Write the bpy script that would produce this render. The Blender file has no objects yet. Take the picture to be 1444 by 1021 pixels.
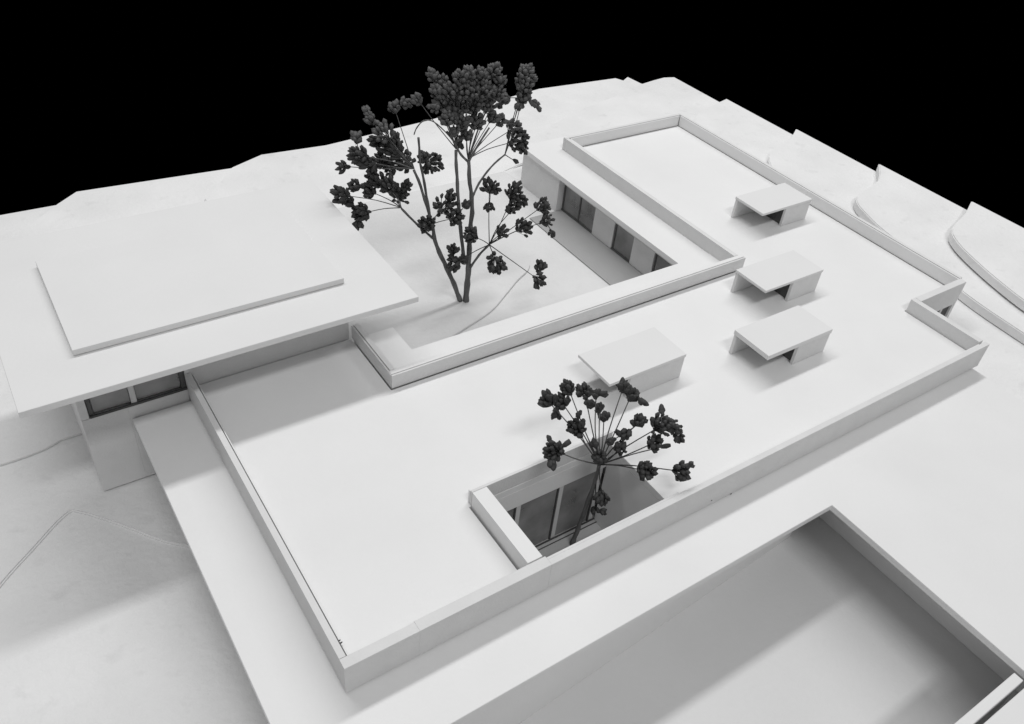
import bpy, bmesh, math, random
from mathutils import Matrix, Vector, noise
random.seed(11)
S = bpy.context.scene
C = S.collection

# ---------------------------------------------------------------- camera (1 unit = 10 cm of the real model)
cam = bpy.data.cameras.new('camera')
cam_o = bpy.data.objects.new('camera', cam); C.objects.link(cam_o)
R = Matrix(((0.828949, 0.295235, -0.475057), (-0.551693, 0.571401, -0.607565), (0.092074, 0.765726, 0.636542)))
cam_o.matrix_world = Matrix.Translation((-0.73352, -1.89623, 3.64035)) @ R.to_4x4()
cam.sensor_width = 36; cam.lens = 29.692
cam.shift_x = -0.00504; cam.shift_y = 0.00306
cam.clip_start = 0.05; cam.clip_end = 600
S.camera = cam_o

# ---------------------------------------------------------------- light of the room
W = bpy.data.worlds.new('World'); S.world = W; W.use_nodes = True
bg = W.node_tree.nodes['Background']
bg.inputs[0].default_value = (1, 1, 1, 1); bg.inputs[1].default_value = 0.31
def lamp(name, loc, target, sx, sy, power):
    l = bpy.data.lights.new(name, 'AREA'); l.shape = 'RECTANGLE'; l.size = sx; l.size_y = sy; l.energy = power
    o = bpy.data.objects.new(name, l); C.objects.link(o)
    d = (Vector(target) - Vector(loc)).normalized()
    x = Vector((1, 0, 0)); x = (x - d * x.dot(d)).normalized(); y = (-d).cross(x)
    o.matrix_world = Matrix.Translation(loc) @ Matrix((x, y, -d)).transposed().to_4x4()
lamp('long_ceiling_lamp', (5.2, 6.9, 13.2), (2.6, 1.2, 0), 18, 1.15, 1400)
lamp('front_ceiling_lamp', (-2.6, -13.4, 25.0), (2.4, 1.0, 0), 12, 2.4, 2400)
S.view_settings.view_transform = 'Standard'; S.view_settings.look = 'None'
S.view_settings.exposure = 0.0; S.view_settings.gamma = 1

# ---------------------------------------------------------------- materials
def mat(name, col, rough=0.6, var=0.03, scale=3.0, bump=0.0, bscale=60.0, speck=0.0, spec=0.3, stretch=(1, 1, 1)):
    m = bpy.data.materials.new(name); m.use_nodes = True
    nt = m.node_tree; N = nt.nodes; L = nt.links; b = N['Principled BSDF']
    b.inputs['Roughness'].default_value = rough; b.inputs['Specular IOR Level'].default_value = spec
    tc = N.new('ShaderNodeTexCoord'); mp = N.new('ShaderNodeMapping'); mp.inputs['Scale'].default_value = stretch
    L.new(tc.outputs['Object'], mp.inputs[0])
    n = N.new('ShaderNodeTexNoise'); n.inputs['Scale'].default_value = scale; n.inputs['Detail'].default_value = 6
    L.new(mp.outputs[0], n.inputs['Vector'])
    r = N.new('ShaderNodeMapRange'); r.inputs[1].default_value = 0.25; r.inputs[2].default_value = 0.75
    r.inputs[3].default_value = 1 - var; r.inputs[4].default_value = 1 + var
    L.new(n.outputs[0], r.inputs[0])
    mul = N.new('ShaderNodeVectorMath'); mul.operation = 'SCALE'; mul.inputs[0].default_value = (col, col, col)
    L.new(r.outputs[0], mul.inputs['Scale']); out = mul.outputs[0]
    if speck > 0:
        n2 = N.new('ShaderNodeTexNoise'); n2.inputs['Scale'].default_value = bscale * 0.35; n2.inputs['Detail'].default_value = 8
        L.new(mp.outputs[0], n2.inputs['Vector'])
        r2 = N.new('ShaderNodeMapRange'); r2.inputs[1].default_value = 0.6; r2.inputs[2].default_value = 0.78
        r2.inputs[3].default_value = 1.0; r2.inputs[4].default_value = 1 - speck
        L.new(n2.outputs[0], r2.inputs[0])
        m2 = N.new('ShaderNodeVectorMath'); m2.operation = 'SCALE'
        L.new(out, m2.inputs[0]); L.new(r2.outputs[0], m2.inputs['Scale']); out = m2.outputs[0]
    L.new(out, b.inputs['Base Color'])
    if bump > 0:
        n3 = N.new('ShaderNodeTexNoise'); n3.inputs['Scale'].default_value = bscale; n3.inputs['Detail'].default_value = 5
        L.new(mp.outputs[0], n3.inputs['Vector'])
        bp = N.new('ShaderNodeBump'); bp.inputs['Strength'].default_value = bump; bp.inputs['Distance'].default_value = 0.01
        L.new(n3.outputs[0], bp.inputs['Height']); L.new(bp.outputs[0], b.inputs['Normal'])
    return m
M_lid = mat('lid_card', 0.70, 0.5, 0.025, 1.8, 0.10, 40)
M_board = mat('white_card', 0.745, 0.5, 0.035, 1.3, 0.10, 40)
M_wall = mat('white_card_edge', 0.665, 0.6, 0.035, 9.0, 0.25, 70, 0.05)
M_terrain = mat('foam_board', 0.74, 0.75, 0.06, 2.0, 0.75, 22, 0.10)
M_court = mat('foam_court', 0.66, 0.75, 0.06, 2.2, 0.5, 20, 0.06)
M_floor = mat('floor_card', 0.64, 0.6, 0.03, 1.5, 0.15, 40)
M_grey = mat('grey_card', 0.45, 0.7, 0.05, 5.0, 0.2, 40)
M_dark = mat('dark_card', 0.10, 0.6, 0.1, 8.0)
M_frame = mat('frame_card', 0.60, 0.6, 0.05, 8.0)
M_line = mat('dark_rail', 0.07, 0.6, 0.1, 8.0)
M_black = mat('black_cloth', 0.0, 1.0, 0.0, 1.0, spec=0.0)
M_seed = mat('dry_seed', 0.048, 0.62, 0.4, 30.0, 0.4, 120, 0.3, 0.35)
M_seed_pale = mat('faded_seed', 0.095, 0.7, 0.4, 30.0, 0.5, 120, 0.3, 0.3)  # paler tone for the clusters high in the crown
M_stem = mat('dry_stem', 0.13, 0.7, 0.35, 40.0, 0.5, 90, 0.3, 0.25, (1, 1, 0.15))
M_glue = mat('glue', 0.84, 0.9, 0.01, 20.0)
def glass_mat(name='acetate', h0=0.34, h1=0.62):
    m = bpy.data.materials.new(name); m.use_nodes = True; N = m.node_tree.nodes; L = m.node_tree.links
    N.remove(N['Principled BSDF']); o = N['Material Output']
    t = N.new('ShaderNodeBsdfTransparent'); t.inputs[0].default_value = (0.86, 0.86, 0.86, 1)
    g = N.new('ShaderNodeBsdfGlossy'); g.inputs['Roughness'].default_value = 0.06
    f = N.new('ShaderNodeFresnel'); f.inputs[0].default_value = 1.4
    df = N.new('ShaderNodeBsdfDiffuse'); nz = N.new('ShaderNodeTexNoise'); nz.inputs['Scale'].default_value = 4.0; nz.inputs['Detail'].default_value = 4
    tc = N.new('ShaderNodeTexCoord'); L.new(tc.outputs['Object'], nz.inputs['Vector']); df.inputs[0].default_value = (0.5, 0.5, 0.5, 1)
    mr = N.new('ShaderNodeMapRange'); mr.inputs[1].default_value = 0.3; mr.inputs[2].default_value = 0.7; mr.inputs[3].default_value = h0; mr.inputs[4].default_value = h1
    L.new(nz.outputs[0], mr.inputs[0]); y = N.new('ShaderNodeMixShader'); L.new(mr.outputs[0], y.inputs[0]); L.new(t.outputs[0], y.inputs[1]); L.new(df.outputs[0], y.inputs[2])
    x = N.new('ShaderNodeMixShader'); L.new(f.outputs[0], x.inputs[0]); L.new(y.outputs[0], x.inputs[1]); L.new(g.outputs[0], x.inputs[2])
    L.new(x.outputs[0], o.inputs[0]); return m
M_glass = glass_mat(); M_clearglass = glass_mat('clear_acetate', 0.08, 0.22)
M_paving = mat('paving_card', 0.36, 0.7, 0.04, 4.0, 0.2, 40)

# ---------------------------------------------------------------- helpers
def link(name, me, m=None, parent=None):
    o = bpy.data.objects.new(name, me); C.objects.link(o)
    if m: me.materials.append(m)
    if parent: o.parent = parent
    return o
def tag(o, label=None, cat=None, group=None, kind=None):
    if label: o['label'] = label
    if cat: o['category'] = cat
    if group: o['group'] = group
    if kind: o['kind'] = kind
    return o
def thing(name, label, cat, loc=(0, 0, 0), group=None):
    o = bpy.data.objects.new(name, None); o.location = loc; o.empty_display_size = 0.1; C.objects.link(o)
    return tag(o, label, cat, group)
def finish(bm, name, m, parent, bevel=0.0, local=None):
    bmesh.ops.recalc_face_normals(bm, faces=bm.faces[:])
    if bevel > 0:
        es = [e for e in bm.edges if len(e.link_faces) == 2 and e.calc_face_angle(0) > 0.6]
        bmesh.ops.bevel(bm, geom=es, offset=bevel, segments=1, affect='EDGES', profile=0.5)
    if parent is not None and parent.type == 'EMPTY':
        bmesh.ops.translate(bm, verts=bm.verts[:], vec=-Vector(parent.location))
    me = bpy.data.meshes.new(name); bm.to_mesh(me); bm.free()
    return link(name, me, m, parent)
def add_box(bm, x0, x1, y0, y1, z0, z1):
    v = [bm.verts.new((x, y, z)) for z in (z0, z1) for y in (y0, y1) for x in (x0, x1)]
    for f in ((0, 2, 3, 1), (4, 5, 7, 6), (0, 1, 5, 4), (2, 6, 7, 3), (0, 4, 6, 2), (1, 3, 7, 5)):
        bm.faces.new([v[i] for i in f])
def box(name, b, m, parent=None, bevel=0.0025):
    bm = bmesh.new(); add_box(bm, *b); return finish(bm, name, m, parent, bevel)
def slab(name, xs, ys, inside, z0, z1, m, parent=None, bevel=0.0025):
    """rectilinear board cut from a grid of cells"""
    bm = bmesh.new(); V = {}
    def v(i, j, k):
        if (i, j, k) not in V: V[(i, j, k)] = bm.verts.new((xs[i], ys[j], (z0, z1)[k]))
        return V[(i, j, k)]
    nx, ny = len(xs) - 1, len(ys) - 1
    ins = lambda i, j: 0 <= i < nx and 0 <= j < ny and inside((xs[i] + xs[i + 1]) / 2, (ys[j] + ys[j + 1]) / 2)
    for i in range(nx):
        for j in range(ny):
            if not ins(i, j): continue
            bm.faces.new((v(i, j, 1), v(i + 1, j, 1), v(i + 1, j + 1, 1), v(i, j + 1, 1)))
            bm.faces.new((v(i, j, 0), v(i, j + 1, 0), v(i + 1, j + 1, 0), v(i + 1, j, 0)))
            if not ins(i - 1, j): bm.faces.new((v(i, j, 0), v(i, j, 1), v(i, j + 1, 1), v(i, j + 1, 0)))
            if not ins(i + 1, j): bm.faces.new((v(i + 1, j, 0), v(i + 1, j + 1, 0), v(i + 1, j + 1, 1), v(i + 1, j, 1)))
            if not ins(i, j - 1): bm.faces.new((v(i, j, 0), v(i + 1, j, 0), v(i + 1, j, 1), v(i, j, 1)))
            if not ins(i, j + 1): bm.faces.new((v(i, j + 1, 0), v(i, j + 1, 1), v(i + 1, j + 1, 1), v(i + 1, j + 1, 0)))
    return finish(bm, name, m, parent, bevel)
def smooth_line(pts, closed_from=None, n=4):
    out = []
    for i in range(len(pts) - 1):
        p0 = pts[max(i - 1, 0)]; p1 = pts[i]; p2 = pts[i + 1]; p3 = pts[min(i + 2, len(pts) - 1)]
        for k in range(n):
            t = k / n
            out.append(tuple(0.5 * (2 * p1[a] + (p2[a] - p0[a]) * t + (2 * p0[a] - 5 * p1[a] + 4 * p2[a] - p3[a]) * t * t
                       + (3 * p1[a] - p0[a] - 3 * p2[a] + p3[a]) * t ** 3) for a in (0, 1)))
    out.append(pts[-1]); return out
def sheet(name, pts, z0, z1, m, bevel=0.006, parent=None):
    bm = bmesh.new()
    lo = [bm.verts.new((x, y, z0)) for x, y in pts]; hi = [bm.verts.new((x, y, z1)) for x, y in pts]
    n = len(pts)
    top = bm.faces.new(hi); bot = bm.faces.new(lo[::-1])
    for i in range(n): bm.faces.new((lo[i], lo[(i + 1) % n], hi[(i + 1) % n], hi[i]))
    if bevel:
        bmesh.ops.recalc_face_normals(bm, faces=bm.faces[:])
        bmesh.ops.bevel(bm, geom=[e for e in top.edges], offset=bevel, segments=2, affect='EDGES')
    bmesh.ops.triangulate(bm, faces=[f for f in bm.faces if len(f.verts) > 4])
    return finish(bm, name, m, parent)

# ---------------------------------------------------------------- setting: added black backdrop plane and stacked terrain boards
tag(box('ground', (-300, 300, -300, 300, -1.2, -1.1), M_black, None, 0), kind='structure')  # added black plane under everything, keeps the grey world out of view
T = 0.085
def terrain(z, pts, depth=None, m=None):
    o = sheet('terrain', pts, z - (depth or T) + 0.004, z, m or M_terrain, 0.0 if depth and depth < 0.05 else 0.009); tag(o, kind='structure'); return o
wob = lambda x0, y0, x1, y1, n, a: [(x0 + (x1 - x0) * i / n + random.uniform(-a, a), y0 + (y1 - y0) * i / n + random.uniform(-a, a)) for i in range(n + 1)]
X = 7.40
terrain(-0.62, [(-4.5, -4.5), (X, -4.5), (X, 5.8), (-4.5, 5.8)], 0.12)
terrain(-0.538, [(-4.5, -4.5), (-0.12, -4.5), (-0.12, 2.2), (-4.5, 2.2)], 0.078)
c1 = smooth_line([(-4.5, -0.6), (-2.4, 0.75), (-1.6, 1.43), (-1.25, 1.81), (-1.06, 1.98), (-0.84, 2.165), (-0.76, 2.145), (-0.58, 1.93), (-0.29, 1.58), (0.3, 1.2), (2.2, 0.95), (3.4, 0.6), (4.0, 0.3), (5.0, -0.6), (X, -1.6)])
terrain(-0.52, c1 + [(X, 5.97)] + [(1.0, 5.9), (-0.5, 5.93), (-4.5, 6.0)])
c2 = smooth_line([(-4.5, 2.2), (-2.0, 2.75), (-1.07, 2.75), (-0.82, 2.77), (-0.61, 2.81), (0.3, 2.7), (1.02, 2.3)], n=3)
terrain(-0.503, c2 + [(1.02, 5.0), (-4.5, 5.0)], 0.018)
terrain(-0.43, [(-0.67, 5.26), (-0.4, 4.9), (0.3, 4.4), (0.6, 3.2), (0.9, 2.6), (1.02, 2.3)] + [(1.02, 1.72), (4.0, 1.4), (4.5, 0.7), (5.2, -0.5), (X, -1.5)] +
        [(X, 5.9), (6.97, 6.04), (6.94, 6.3), (6.80, 6.22), (6.75, 6.32), (5.56, 6.39), (3.78, 6.08), (1.45, 5.83), (0.06, 5.93), (-0.13, 5.77), (-0.52, 5.38)])
# the level the courtyard stands on, west piece
terrain(-0.346, [(1.42, 5.68), (1.77, 5.83), (2.74, 5.76), (3.7, 5.72), (4.15, 5.60), (4.45, 5.35), (4.40, 4.7), (3.7, 4.505), (1.0, 4.505), (0.98, 4.9), (1.0, 5.2), (1.22, 5.43)])
terrain(-0.35, smooth_line([(X, 5.96), (6.82, 5.88), (6.19, 5.68), (5.73, 5.57), (5.19, 5.39), (4.72, 5.16), (4.39, 5.0), (4.2, 4.6)], n=3)[1:] +
        [(3.7, 4.55), (3.2, 4.62), (1.07, 4.66), (1.07, 1.74), (4.6, 1.3), (5.0, -0.3), (X, -1.3), (X, 5.9)])
terrain(-0.27, smooth_line([(X, 4.95), (7.1, 4.87), (6.72, 4.74), (6.2, 4.35), (5.9, 4.2)], n=3) + [(5.2, 4.15), (5.2, 0.2), (5.0, -0.6), (X, -1.2)])
terrain(-0.19, smooth_line([(X, 3.83), (7.1, 3.66), (6.72, 3.56), (6.44, 3.36), (6.2, 3.0), (5.95, 2.6), (5.7, 2.2)], n=3) + [(5.2, 2.0), (5.2, 0.65), (5.2, 0.0), (5.02, -0.5), (5.02, -3.0), (X, -3.0)])
terrain(-0.10, smooth_line([(X, 2.69), (7.05, 2.43), (6.62, 2.33), (6.44, 2.22), (6.33, 2.02), (6.22, 1.72), (6.12, 1.2), (5.99, 0.68), (5.94, 0.3), (5.90, -0.3), (5.86, -1.2), (5.86, -2.8)], n=3) + [(X, -2.8)])
terrain(0.0, smooth_line([(X, 1.61), (7.09, 1.48), (6.7, 1.36), (6.52, 1.18), (6.38, 0.89), (6.26, 0.55), (6.18, 0.2), (6.1, -0.6), (6.1, -2.6)], n=3) + [(X, -2.6)])
# courtyard ground with its thin contour sheet, sunken court floor
tag(sheet('courtyard_ground', [(1.10, 1.74), (3.95, 1.74), (3.95, 3.7), (3.8, 4.5), (1.10, 4.5)], -0.345, -0.312, M_court), kind='structure')
tag(sheet('courtyard_ground', smooth_line([(1.36, 2.24), (1.61, 2.33), (1.9, 2.36), (2.092, 2.414), (2.385, 2.512), (2.6, 2.64), (2.811, 2.777), (3.05, 2.93), (3.2, 3.3), (3.24, 3.8), (3.15, 4.4)]) + [(1.16, 4.45), (1.16, 2.24)], -0.310, -0.294, M_court, 0.003), kind='structure')
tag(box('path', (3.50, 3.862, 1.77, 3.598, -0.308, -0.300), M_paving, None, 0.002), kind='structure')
tag(box('sunken_court_floor', (0.06, 3.82, -3.0, -0.06, -0.60, -0.585), M_floor, None, 0), kind='structure')

# ---------------------------------------------------------------- terrace board with the big opening
xs = [-0.34, 0.02, 0.10, 2.938, 4.95]; ys = [-4.0, -1.655, -0.363, 0.028, 2.222]
def deck_in(x, y):
    if y > 0.028: return x < 0.02
    if y > -0.363: return True
    if y > -1.655: return not (0.10 < x < 2.938)
    return True
tag(slab('terrace', xs, ys, deck_in, -0.045, 0.0, M_board), kind='structure')
def wall(label, b, m=M_board):
    o = box('retaining_wall', b, m); tag(o, label, 'wall'); return o
o = sheet('retaining_wall', [(0.06, -0.345), (3.05, -0.160), (3.05, -0.115), (0.06, -0.295)], -0.584, -0.047, M_board, 0); tag(o, 'slightly skewed back wall of the sunken court, below the terrace edge', 'wall')
wall('front wall of the sunken court with its bright top edge showing at lower right', (0.06, 2.885, -1.63, -1.58, -0.584, 0.0))
wall('wall on the left side of the sunken court', (0.01, 0.058, -1.68, -0.36, -0.62, -0.05))
wall('short wall standing under the terrace board, right of the sunken court', (3.36, 3.41, -1.68, -0.10, -0.584, -0.05))  # added wall, set close to bounce light under the terrace board

# ---------------------------------------------------------------- main house
H = thing('flat_roofed_house', 'large white flat roofed house model with upstand walls around a stepped roof', 'house', (2.5, 2.0, -0.6))
zr, zt = 0.10, 0.21
def roof_in(x, y):
    if 1.005 < x < 2.0 and 0.058 < y < 0.60: return x > 9
    if y < 0.64: return x < 4.944
    if y < 1.644: return True
    if y < 2.224 and x < 1.07: return True
    return x > 4.171
xs = [0.051, 1.005, 1.07, 2.0, 4.171, 4.944, 5.574]; ys = [0.058, 0.60, 0.646, 1.644, 2.224, 3.954]
roof = slab('roof', xs, ys, roof_in, 0.05, zr, M_board, H)
def par(b, m=M_wall, label=None, name='upstand_wall'):
    o = box(name, b, m, H, 0.0009)
    if label: o['label'] = label
    return o
z0 = 0.009
par((0.0, 0.3738, 0.0, 0.054, z0, zt)); par((0.374, 1.1196, 0.0003, 0.060, z0, zt + 0.0005)); par((1.120, 5.0, 0.0, 0.036, z0, zt)); par((2.02, 4.948, 0.0415, 0.0505, 0.1005, zt - 0.015), M_board, name='facing_card'); par((1.120, 2.018, 0.0362, 0.0505, z0, zt))
par((0.001, 0.034, 0.0575, 2.226, z0, zt - 0.002)); par((0.043, 0.049, 0.061, 2.226, 0.1005, zt - 0.02), M_board, name='facing_card')
par((4.952, 5.0, 0.053, 0.64, -0.20, zt)); 
nw = par((5.003, 5.60, 0.585, 0.64, 0.0, zt)); par((5.003, 5.30, 0.585, 0.64, -0.20, -0.003), name='wall'); par((5.56, 5.60, 0.585, 0.64, -0.20, -0.003), name='wall')
wf = par((5.302, 5.558, 0.60, 0.61, -0.19, -0.005), M_line, name='window'); 
par((5.40, 5.43, 0.586, 0.598, -0.19, -0.005), M_frame, name='window_frame')
par((5.597, 5.63, 0.643, 4.01, z0 - 0.3, zt)); par((5.580, 5.591, 0.643, 3.955, 0.1005, zt - 0.004), M_board, name='facing_card')
par((4.115, 5.594, 3.976, 4.01, 0.0, zt)); par((4.168, 5.576, 3.960, 3.970, 0.1005, zt - 0.004), M_board, name='facing_card')
par((4.1135, 4.151, 1.703, 3.973, 0.03, zt)); par((4.157, 4.167, 1.703, 3.957, 0.1005, zt - 0.004), M_board, name='facing_card')
par((1.078, 4.19, 1.650, 1.662, 0.104, zt - 0.004), name='facing_card'); par((1.082, 4.186, 1.666, 1.70, 0.05, zt), M_board)
par((1.076, 1.088, 1.666, 2.226, 0.104, zt - 0.004), name='facing_card'); par((1.092, 1.126, 1.703, 2.226, 0.05, zt), M_board)
# curb round the light court
par((1.018, 1.108, 0.067, 0.598, 0.05, zt + 0.001), M_board, name='curb')
par((1.018, 1.995, 0.601, 0.618, 0.104, zt), name='curb'); par((1.018, 1.995, 0.6205, 0.636, 0.104, zt - 0.012), M_board, name='curb')
# light court inside
def hb(name, b, m=M_board, bev=0.002):
    return box(name, b, m, H, bev)
hb('wall', (1.0, 2.02, 0.601, 0.64, -0.095, 0.048))
hb('wall', (2.001, 2.04, 0.03, 0.60, -0.60, 0.048)); hb('wall', (1.03, 1.07, 0.07, 0.60, -0.60, 0.048)); hb('wall', (0.03, 4.95, 0.03, 0.066, -0.60, -0.002))
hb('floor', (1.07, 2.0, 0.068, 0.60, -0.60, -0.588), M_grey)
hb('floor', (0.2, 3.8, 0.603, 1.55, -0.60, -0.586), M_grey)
for x in (1.07, 1.345, 1.655, 1.955): hb('window_frame', (x, x + 0.032, 0.606, 0.63, -0.583, -0.097), M_frame); hb('window_frame', (x - 0.012, x - 0.001, 0.606, 0.624, -0.583, -0.097), M_line, 0)
hb('window_rail', (1.07, 2.0, 0.596, 0.602, -0.584, -0.572), M_line, 0); hb('window_rail', (1.07, 2.0, 0.57, 0.575, -0.5875, -0.582), M_line, 0)
for a, b_ in ((1.103, 1.332), (1.378, 1.642), (1.688, 1.942)): hb('window_pane', (a, b_, 0.614, 0.617, -0.583, -0.097), M_glass, 0)
hb('inner_wall', (0.4, 3.2, 1.50, 1.54, -0.585, 0.04), M_wall); hb('inner_wall', (2.3, 2.33, 0.65, 1.5, -0.585, 0.04), M_wall)
# canopy round the courtyard
def can_in(x, y):
    if y < 1.955: return True
    if x < 1.38: return y < 2.226
    if x > 3.775: return x < 4.112 or y > 4.013
    return False
slab('canopy', [1.13, 1.38, 3.775, 4.112, 4.34], [1.704, 1.955, 2.226, 4.013, 4.225], can_in, 0.042, 0.09, M_board, H)
hb('wall', (1.13, 3.86, 1.72, 1.76, -0.31, 0.04)); hb('wall', (3.80, 3.95, 3.60, 4.20, -0.345, 0.04), M_wall)
# glazed garden front
zf = -0.298; M_clear = M_clearglass
hb('wall', (3.855, 3.905, 1.762, 3.598, -0.03, 0.04), M_frame)
for y0, y1 in ((2.837, 3.118), (2.30, 2.574)): hb('pier', (3.86, 4.0, y0, y1, zf, -0.032), M_wall)
for y in (3.583, 3.338, 2.818, 2.282): hb('window_frame', (3.868, 3.89, y, y + 0.014, zf, -0.032), M_dark, 0)
hb('window_rail', (3.862, 3.872, 1.77, 3.598, zf, zf + 0.010), M_dark, 0)
for y0, y1 in ((3.354, 3.58), (3.122, 3.336), (2.578, 2.816), (1.8, 2.280)): hb('window_pane', (3.876, 3.879, y0, y1, zf + 0.012, -0.032), M_glass, 0)
hb('window_rail', (3.96, 4.94, 3.600, 3.609, -0.302, -0.294), M_line, 0)
hb('floor', (3.875, 5.56, 1.72, 3.66, -0.32, -0.303), M_floor); hb('inner_wall', (3.955, 4.94, 3.610, 3.64, -0.302, 0.045), M_board)
hb('wall', (4.96, 5.58, 3.97, 4.005, -0.34, 0.10))
hb('inner_wall', (4.95, 4.98, 1.8, 3.95, -0.30, 0.045), M_wall); hb('inner_wall', (4.0, 4.9, 2.05, 2.08, -0.30, 0.045), M_wall)
hb('column', (4.02, 4.035, 3.52, 3.535, -0.30, 0.045), M_dark, 0); hb('column', (4.3, 4.315, 3.44, 3.455, -0.30, 0.045), M_dark, 0)
# small damages that the photo shows
for (x, y, z, s) in ((2.281, -0.001, 0.045, 0.0055), (2.452, -0.001, 0.008, 0.006), (0.044, 0.128, 0.206, 0.007), (0.042, 0.142, 0.206, 0.006)):
    bm = bmesh.new(); bmesh.ops.create_icosphere(bm, subdivisions=1, radius=s)
    for v in bm.verts: v.co = Vector((v.co.x * random.uniform(.7, 1.4), v.co.y * 0.5, v.co.z * random.uniform(.6, 1.1))) + Vector((x, y, z))
    finish(bm, 'nick', M_line, H)

# ---------------------------------------------------------------- pavilion with the big flat roof
P = thing('pavilion', 'taller white pavilion model with a wide overhanging flat roof, left of the courtyard', 'pavilion', (0.2, 2.8, -0.6))
pr_ = box('roof', (-0.865, 1.357, 1.835, 3.48, 0.56, 0.60), M_lid, P, 0.002)
o = box('roof_panel', (-0.54, 1.012, 2.160, 3.11, 0.603, 0.64), M_lid, P, 0.0015)
def pb(name, b, m=M_wall): return box(name, b, m, P, 0.002)
pb('wall', (-0.60, -0.347, 2.23, 2.27, -0.508, 0.088)); pb('wall', (-0.347, 0.0, 2.23, 2.27, -0.508, 0.086)); pb('wall', (-0.60, -0.555, 2.23, 2.27, 0.09, 0.557))
pb('wall', (0.0, 1.06, 2.23, 2.27, 0.04, 0.557)); pb('wall', (-0.60, -0.562, 2.273, 3.3, -0.60, 0.557)); pb('wall', (1.02, 1.06, 2.273, 3.3, -0.5, 0.557)); pb('wall', (-0.56, 1.018, 3.26, 3.3, -0.5, 0.557))
pb('window_frame', (-0.32, -0.288, 2.236, 2.262, 0.095, 0.55), M_frame); pb('window_frame', (-0.552, -0.528, 2.24, 2.26, 0.095, 0.55), M_dark)
pb('window_frame', (-0.03, -0.003, 2.236, 2.262, 0.05, 0.55), M_dark)
pb('window_rail', (-0.552, -0.003, 2.226, 2.24, 0.0885, 0.104), M_line); pb('window_rail', (-0.52, -0.03, 2.262, 2.268, 0.14, 0.15), M_dark)
for a, b_ in ((-0.526, -0.322), (-0.286, -0.032)): pb('window_pane', (a, b_, 2.250, 2.253, 0.105, 0.55), M_glass)
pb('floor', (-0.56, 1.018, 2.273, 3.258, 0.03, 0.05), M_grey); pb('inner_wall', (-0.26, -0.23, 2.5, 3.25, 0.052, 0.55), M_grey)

# ---------------------------------------------------------------- rooftop skylight boxes
def skylight(label, x0, x1, y0, y1, cant=0.49, fin=True, ztop=0.30, lid=0.022):
    s = thing('skylight_box', label, 'skylight', ((x0 + x1) / 2, (y0 + y1) / 2, zr), 'skylight boxes on the main roof')
    t = lid
    xa = x0 + (x1 - x0) * cant
    box('roof', (x0, x1, y0, y1, ztop - t, ztop), M_lid, s, 0.0015)
    zb = zr + 0.001; zc = ztop - t - 0.001
    box('back_wall', (x0 + 0.006 if fin else xa, x1 - 0.004, y1 - 0.028, y1 - 0.004, zb, zc), M_wall, s, 0.0015)
    box('front_wall', (xa, x1 - 0.004, y0 + 0.004, y0 + 0.028, zb, zc), M_wall, s, 0.0015)
    box('end_wall', (x1 - 0.028, x1 - 0.005, y0 + 0.030, y1 - 0.030, zb, zc), M_wall, s, 0.0015)
    box('window_pane', (xa + 0.022, xa + 0.03, y0 + 0.030, y1 - 0.030, zb, zc), M_line, s, 0)
    return s
skylight('farthest small skylight box, beside the back upstand wall', 4.705, 5.325, 1.985, 2.31)
skylight('middle box of the three small skylights in a row, by the courtyard corner', 3.86, 4.50, 1.155, 1.465)
skylight('nearest of the three small skylights in a row, with a thick lid', 3.298, 3.945, 0.60, 0.918, lid=0.036)
skylight('long low skylight box just behind the small tree, closed in front', 2.168, 2.812, 0.874, 1.2, cant=0.28, fin=False)

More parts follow.
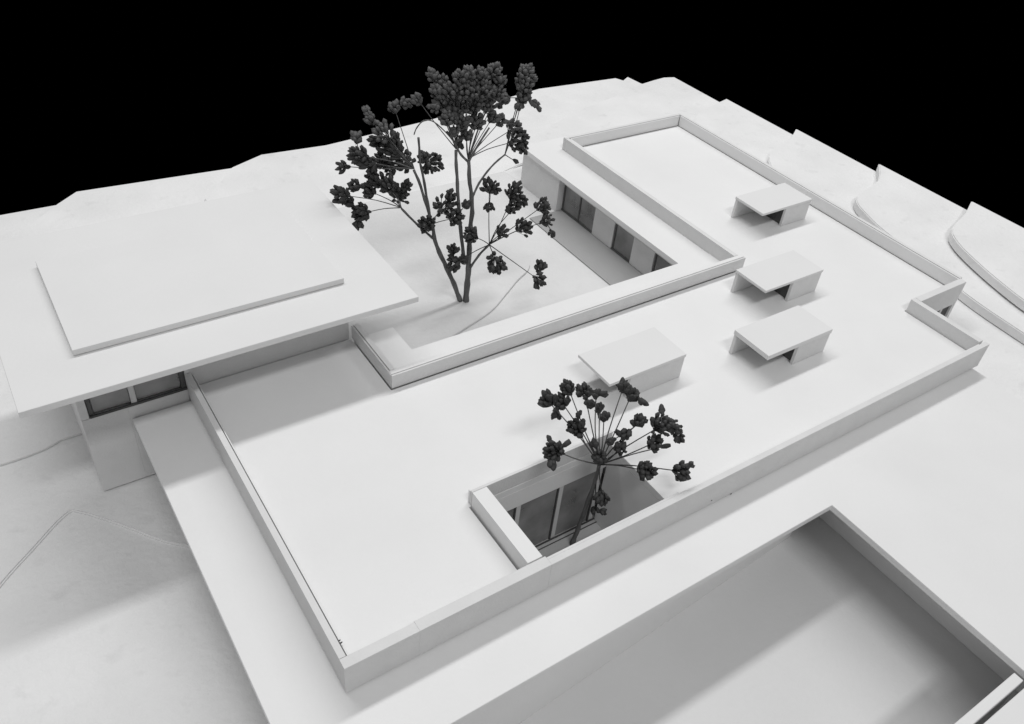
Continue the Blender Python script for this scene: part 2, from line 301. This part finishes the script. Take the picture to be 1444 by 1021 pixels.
# ---------------------------------------------------------------- dried seed-head trees
BIG=dict(stems=[('trunk',[(2.281,2.716,-0.313,0.0249),(2.282,2.715,-0.128,0.0234),(2.288,2.723,0.064,0.0208),(2.286,2.738,0.31,0.0182),(2.3,2.739,0.488,0.0168),(2.29,2.76,0.656,0.0155),(2.268,2.79,0.894,0.0131)]),('trunk',[(2.239,2.736,-0.291,0.0203),(2.188,2.763,-0.129,0.0194),(2.116,2.807,0.063,0.0185),(2.054,2.843,0.249,0.016),(2.025,2.865,0.416,0.0137),(1.962,2.89,0.652,0.0113),(1.901,2.912,0.833,0.01)]),('branch',[(2.03,2.862,0.38,0.0121),(2.031,2.937,0.537,0.0105),(2.018,2.985,0.718,0.0098),(2.001,3.011,0.849,0.0092),(1.99,3.02,1.016,0.0085)]),('branch',[(2.246,2.718,0.066,0.0153),(2.192,2.723,0.403,0.0137),(2.165,2.731,0.641,0.0128),(2.148,2.744,0.862,0.012),(2.139,2.751,1.012,0.0108)]),('branch',[(2.05,2.846,0.261,0.0107),(1.921,2.871,0.402,0.0094),(1.802,2.913,0.55,0.0087)]),('branch',[(2.293,2.707,0.021,0.0104),(2.311,2.629,0.177,0.0091),(2.341,2.543,0.312,0.0084)]),('branch',[(2.291,2.747,0.605,0.0094),(2.368,2.775,0.7,0.0083),(2.455,2.771,0.81,0.0072),(2.558,2.753,0.899,0.0067)]),('branch',[(2.137,2.752,1.049,0.0049),(2.072,2.753,1.138,0.0043),(1.983,2.797,1.226,0.0043),(1.93,2.838,1.228,0.0043),(1.893,2.867,1.172,0.0043),(1.878,2.879,1.118,0.0039)]),('branch',[(2.268,2.79,0.883,0.0101),(2.2,2.78,0.955,0.0085),(2.141,2.787,1.059,0.0074),(2.09,2.802,1.139,0.0063)]),('branch',[(2.268,2.79,0.883,0.0101),(2.313,2.792,0.944,0.0086),(2.378,2.793,1.035,0.0075),(2.43,2.79,1.112,0.0065)])],
 nodes=[(2.267,2.79,0.905),(2.139,2.751,1.022),(1.901,2.912,0.844),(1.803,2.913,0.556),(2.341,2.543,0.312),(2.558,2.753,0.899),(2.017,2.872,0.378),(2.001,3.011,0.833)],
 clusters=[(1.48,3.182,0.819,0.045,8,2),(1.555,3.081,0.942,0.064,18,2),(1.593,3.178,1.018,0.044,10,2),(1.619,3.063,0.879,0.059,16,2),(1.749,3.077,1.071,0.074,22,2),(1.713,3.211,1.119,0.044,12,2),(1.726,3.304,1.141,0.03,7,2),(1.888,3.188,1.183,0.045,11,2),(1.949,3.136,1.225,0.039,10,2),(1.989,3.036,1.284,0.039,10,1),(1.813,3.086,0.912,0.09,30,2),(1.889,3.058,0.839,0.081,26,2),(1.666,3.029,0.76,0.075,24,3),(1.707,2.924,0.747,0.065,18,3),(1.423,3.097,0.657,0.065,20,3),(1.499,3.128,0.561,0.041,8,3),(1.549,3.051,0.503,0.066,20,3),(1.517,3.035,0.42,0.036,7,3),(1.626,3.076,0.656,0.056,16,3),(1.717,3.118,0.84,0.06,14,2),(1.786,3.079,0.8,0.056,14,2),(1.856,3.128,0.961,0.06,14,2),(1.556,3.16,0.664,0.046,10,3),(1.74,3.184,0.957,0.045,10,2),(1.827,2.993,0.619,0.077,26,3),(1.881,2.977,0.683,0.041,8,3),(2.087,3.008,0.806,0.082,28,7),(2.053,3.043,0.841,0.046,10,7),(2.084,2.769,0.582,0.087,28,6),(2.108,2.747,0.674,0.041,7,6),(1.973,2.827,0.425,0.062,18,6),(2.107,2.673,0.528,0.062,18,6),(2.246,2.647,0.364,0.063,16,4),(2.237,2.733,0.571,0.036,6,6),(2.106,2.668,0.26,0.047,9,4),(2.105,2.638,0.16,0.058,12,4),(2.21,2.696,0.127,0.043,8,4),(2.402,2.694,0.71,0.062,16,4),(2.454,2.692,0.665,0.036,6,4),(2.392,2.648,0.561,0.042,9,4),(2.544,2.575,0.681,0.072,22,4),(2.584,2.532,0.629,0.052,10,4),(2.516,2.545,0.574,0.052,12,4),(2.742,2.474,0.576,0.058,15,4),(2.76,2.425,0.477,0.053,12,4),(2.808,2.406,0.371,0.032,5,4),(2.607,2.501,0.413,0.069,18,4),(2.411,2.493,0.431,0.052,12,4),(2.282,2.34,0.286,0.077,24,4),(2.662,2.307,0.166,0.048,10,4),(2.611,2.24,0.1,0.059,12,4),(2.654,2.746,1.0,0.077,26,0),(2.649,2.805,1.063,0.056,14,0),(2.645,2.665,0.977,0.046,9,0),(2.559,2.879,1.228,0.035,6,0),(2.6,2.682,0.873,0.021,1,5),(2.714,2.81,1.433,0.069,28,5),(2.692,2.776,1.378,0.064,22,5),(2.737,2.833,1.472,0.045,12,5),(2.673,2.762,1.304,0.05,14,5),(2.739,2.72,1.269,0.035,6,5),(2.79,2.731,1.226,0.025,4,5),(2.653,2.758,1.247,0.03,5,5),(2.028,2.921,1.489,0.042,12,1),(2.106,2.93,1.432,0.053,16,1),(2.034,2.859,1.401,0.047,14,1),(2.181,2.802,1.498,0.056,18,1),(2.249,2.808,1.52,0.043,12,0),(2.347,2.825,1.477,0.062,20,0),(2.436,2.8,1.508,0.053,18,0),(2.47,2.764,1.454,0.048,14,0),(2.135,2.809,1.406,0.066,22,1),(2.228,2.78,1.413,0.067,24,0),(2.354,2.781,1.394,0.067,24,0),(2.435,2.728,1.383,0.053,14,0),(2.075,2.839,1.324,0.062,20,1),(2.188,2.839,1.276,0.068,24,1),(2.302,2.821,1.276,0.068,24,0),(2.409,2.798,1.268,0.059,20,0),(2.557,2.813,1.302,0.04,9,0),(2.046,2.737,1.261,0.052,16,1),(2.168,2.752,1.214,0.058,20,1),(2.327,2.803,1.166,0.059,18,0),(2.457,2.804,1.176,0.05,12,0),(1.987,2.808,1.321,0.038,10,1),(2.245,2.801,1.087,0.049,14,0),(2.108,2.74,1.158,0.039,10,1),(2.536,2.811,1.138,0.045,12,0),(2.231,2.856,0.996,0.035,8,0)])
SMALL=dict(stems=[('trunk',[(1.749,0.505,-0.588,0.0179),(1.763,0.495,-0.425,0.014),(1.778,0.483,-0.222,0.0124),(1.793,0.471,-0.009,0.0112),(1.799,0.466,0.155,0.0106)])],
 nodes=[(1.799,0.466,0.155)],
 clusters=[(1.536,0.697,0.578,0.043,14,0),(1.662,0.693,0.621,0.039,13,0),(1.61,0.669,0.563,0.043,14,0),(1.601,0.682,0.46,0.028,7,0),(1.784,0.689,0.548,0.044,14,0),(1.761,0.602,0.532,0.024,5,0),(1.769,0.58,0.615,0.023,6,0),(1.803,0.558,0.628,0.019,3,0),(1.794,0.555,0.518,0.027,8,0),(1.867,0.576,0.409,0.028,8,0),(1.674,0.585,0.504,0.02,2,0),(1.663,0.571,0.422,0.047,17,0),(1.884,0.501,0.691,0.031,9,0),(1.979,0.514,0.585,0.039,12,0),(1.986,0.438,0.595,0.023,5,0),(1.466,0.562,0.435,0.019,2,0),(1.448,0.482,0.424,0.049,19,0),(1.534,0.49,0.428,0.019,3,0),(1.394,0.424,0.411,0.019,3,0),(1.877,0.453,0.382,0.02,3,0),(1.869,0.393,0.432,0.035,10,0),(1.794,0.412,0.401,0.024,5,0),(1.858,0.393,0.319,0.036,11,0),(1.944,0.385,0.497,0.039,12,0),(2.085,0.369,0.544,0.02,2,0),(2.018,0.286,0.521,0.058,22,0),(2.107,0.268,0.485,0.039,10,0),(2.133,0.24,0.419,0.032,6,0),(1.989,0.281,0.401,0.043,14,0),(2.088,0.277,0.334,0.016,1,0),(1.944,0.248,0.237,0.048,16,0),(2.075,0.116,0.289,0.047,16,0),(2.123,0.1,0.326,0.02,2,0),(1.758,0.439,0.259,0.036,12,0),(1.75,0.495,0.315,0.024,5,0),(1.78,0.373,-0.029,0.041,12,0),(1.808,0.432,-0.212,0.026,3,0),(1.842,0.398,-0.218,0.021,3,0)])

def tube(bm, pts, seg=7):
    """pts: (x, y, z, r)"""
    rings = []
    for i, p in enumerate(pts):
        a = Vector(pts[max(i - 1, 0)][:3]); b = Vector(pts[min(i + 1, len(pts) - 1)][:3]); d = (b - a).normalized()
        u = d.orthogonal().normalized() if i == 0 else (u - d * u.dot(d)).normalized()
        w = d.cross(u)
        rings.append([bm.verts.new(Vector(p[:3]) + (u * math.cos(2 * math.pi * k / seg) + w * math.sin(2 * math.pi * k / seg)) * p[3]) for k in range(seg)])
    for r0, r1 in zip(rings, rings[1:]):
        for k in range(seg):
            f = bm.faces.new((r0[k], r0[(k + 1) % seg], r1[(k + 1) % seg], r1[k])); f.smooth = True
    bm.faces.new(rings[0][::-1]); bm.faces.new(rings[-1])
def catmull4(pts, n=4):
    out = []
    for i in range(len(pts) - 1):
        p0, p1, p2, p3 = pts[max(i - 1, 0)], pts[i], pts[i + 1], pts[min(i + 2, len(pts) - 1)]
        for k in range(n):
            t = k / n
            out.append([0.5 * (2 * p1[a] + (p2[a] - p0[a]) * t + (2 * p0[a] - 5 * p1[a] + 4 * p2[a] - p3[a]) * t * t + (3 * p1[a] - p0[a] - 3 * p2[a] + p3[a]) * t ** 3) for a in range(4)])
    out.append(list(pts[-1])); return out
def seed_mesh(i, mm):
    bm = bmesh.new(); bmesh.ops.create_icosphere(bm, subdivisions=2 if i < 3 else 1, radius=1.0)
    el = (1.15, 1.45, 1.25, 1.3)[i]
    for v in bm.verts:
        q = noise.noise(v.co * 1.6 + Vector((i * 7.3, 0, 0))) * 0.38
        rib = 0.06 * math.cos(5 * math.atan2(v.co.y, v.co.x))
        v.co = Vector((v.co.x * (0.82 + q + rib), v.co.y * (0.78 + q + rib), v.co.z * (el + q)))
    for f in bm.faces: f.smooth = True
    me = bpy.data.meshes.new('seed'); bm.to_mesh(me); bm.free(); me.materials.append(mm); return me
SEEDS = [seed_mesh(i, M_seed) for i in range(3)]
LOW = [[(v.co.copy()) for v in m_.vertices] for m_ in [seed_mesh(3, M_seed)]][0]
LOWF = [tuple(p.vertices) for p in bpy.data.meshes['seed.003'].polygons]
def build_tree(D, label, name, seed_r, pale_from, individual, ray_r, grow, direct):
    base = Vector(D['stems'][0][1][0][:3])
    t = thing(name, label, 'tree', base)
    for kind, pts in D['stems']:
        bm = bmesh.new()
        pp = catmull4([list(p) for p in pts], 4)
        for i, p in enumerate(pp):
            n = noise.noise(Vector(p[:3]) * 9) * p[3] * 0.35; p[3] *= 1 + 0.12 * math.sin(i * 2.1); p[0] += n; p[1] -= n
        tube(bm, pp, 8 if kind == 'trunk' else 6)
        finish(bm, kind, M_stem, t)
    used = 0
    CL = D['clusters']
    def anchor(i):
        x, y, z, r, n, nd = CL[i]
        if n >= direct: return Vector(D['nodes'][nd])
        c = Vector((x, y, z)); best = None
        for j, (a, b, e, r2, n2, nd2) in enumerate(CL):
            if j == i or (n2, -j) <= (n, -i): continue
            d = (Vector((a, b, e)) - c).length
            if d < (r + r2) * 1.55 and (best is None or d < best[0]): best = (d, Vector((a, b, e)))
        return best[1] if best else Vector(D['nodes'][nd])
    for ci, (x, y, z, r, n, nd) in enumerate(D['clusters']):
        c = Vector((x, y, z)); node = anchor(ci); r *= grow; n = int(n * grow ** 1.3 * 1.2 + 0.5)
        axis = (c - node); L_ = axis.length
        axis = axis.normalized() if L_ > 1e-4 else Vector((0, 0, 1))
        root = c - axis * min(r * 0.75, L_ * 0.5)
        bm = bmesh.new()
        if L_ > 0.05:       # the ray from the umbel node out to the little cluster, slightly bowed
            mid = (node + root) / 2 + Vector((random.uniform(-1, 1), random.uniform(-1, 1), random.uniform(-0.6, 1))) * L_ * 0.04
            tube(bm, catmull4([list(node) + [ray_r * 1.15], list(mid) + [ray_r * 0.9], list(root) + [ray_r * 0.8]], 3), 5)
        seeds = []
        pale = pale_from is not None and z > pale_from + random.uniform(-.06, .06)
        for k in range(n):
            for _ in range(30):
                d = Vector((random.gauss(0, 1), random.gauss(0, 1), random.gauss(0, 1))).normalized()
                d = (d + axis * 0.35).normalized()
                q = c + d * (max(r - seed_r * 0.9, 0.0) * random.uniform(0.15, 1.0) ** 0.45)
                if all((q - s[0]).length > seed_r * 1.3 for s in seeds): break
            seeds.append((q, d))
            tube(bm, [tuple(root) + (ray_r * 0.5,), tuple(q) + (ray_r * 0.4,)], 4)
        ind = used + n <= individual and not pale
        if not ind:
            for q, d in seeds:
                R_ = (q - root).to_track_quat('Z', 'Y').to_matrix(); s = seed_r * random.uniform(0.6, 1.25)
                vs = [bm.verts.new(q + (R_ @ v) * s) for v in LOW]
                for f in LOWF: bm.faces.new([vs[i] for i in f]).smooth = True
        cl = finish(bm, 'seed_cluster', M_seed_pale if pale else (M_seed if not ind else M_stem), t)
        if ind:
            used += n
            for q, d in seeds:
                o = bpy.data.objects.new('seed', SEEDS[random.randrange(3)]); C.objects.link(o); o.parent = cl
                s = seed_r * random.uniform(0.65, 1.25)
                o.matrix_local = Matrix.LocRotScale(q - base, (q - root).to_track_quat('Z', 'Y'), Vector((s * random.uniform(.8, 1.1), s * random.uniform(.8, 1.1), s * random.uniform(.9, 1.25))))
    return t
build_tree(BIG, 'large tree of dried dark seed heads standing in the courtyard', 'seed_head_tree', 0.0185, 1.02, 300, 0.0036, 1.22, 12)
build_tree(SMALL, 'small single-stemmed tree of dark seed heads rising out of the roof opening', 'seed_head_tree', 0.0170, None, 300, 0.0040, 1.32, 11)
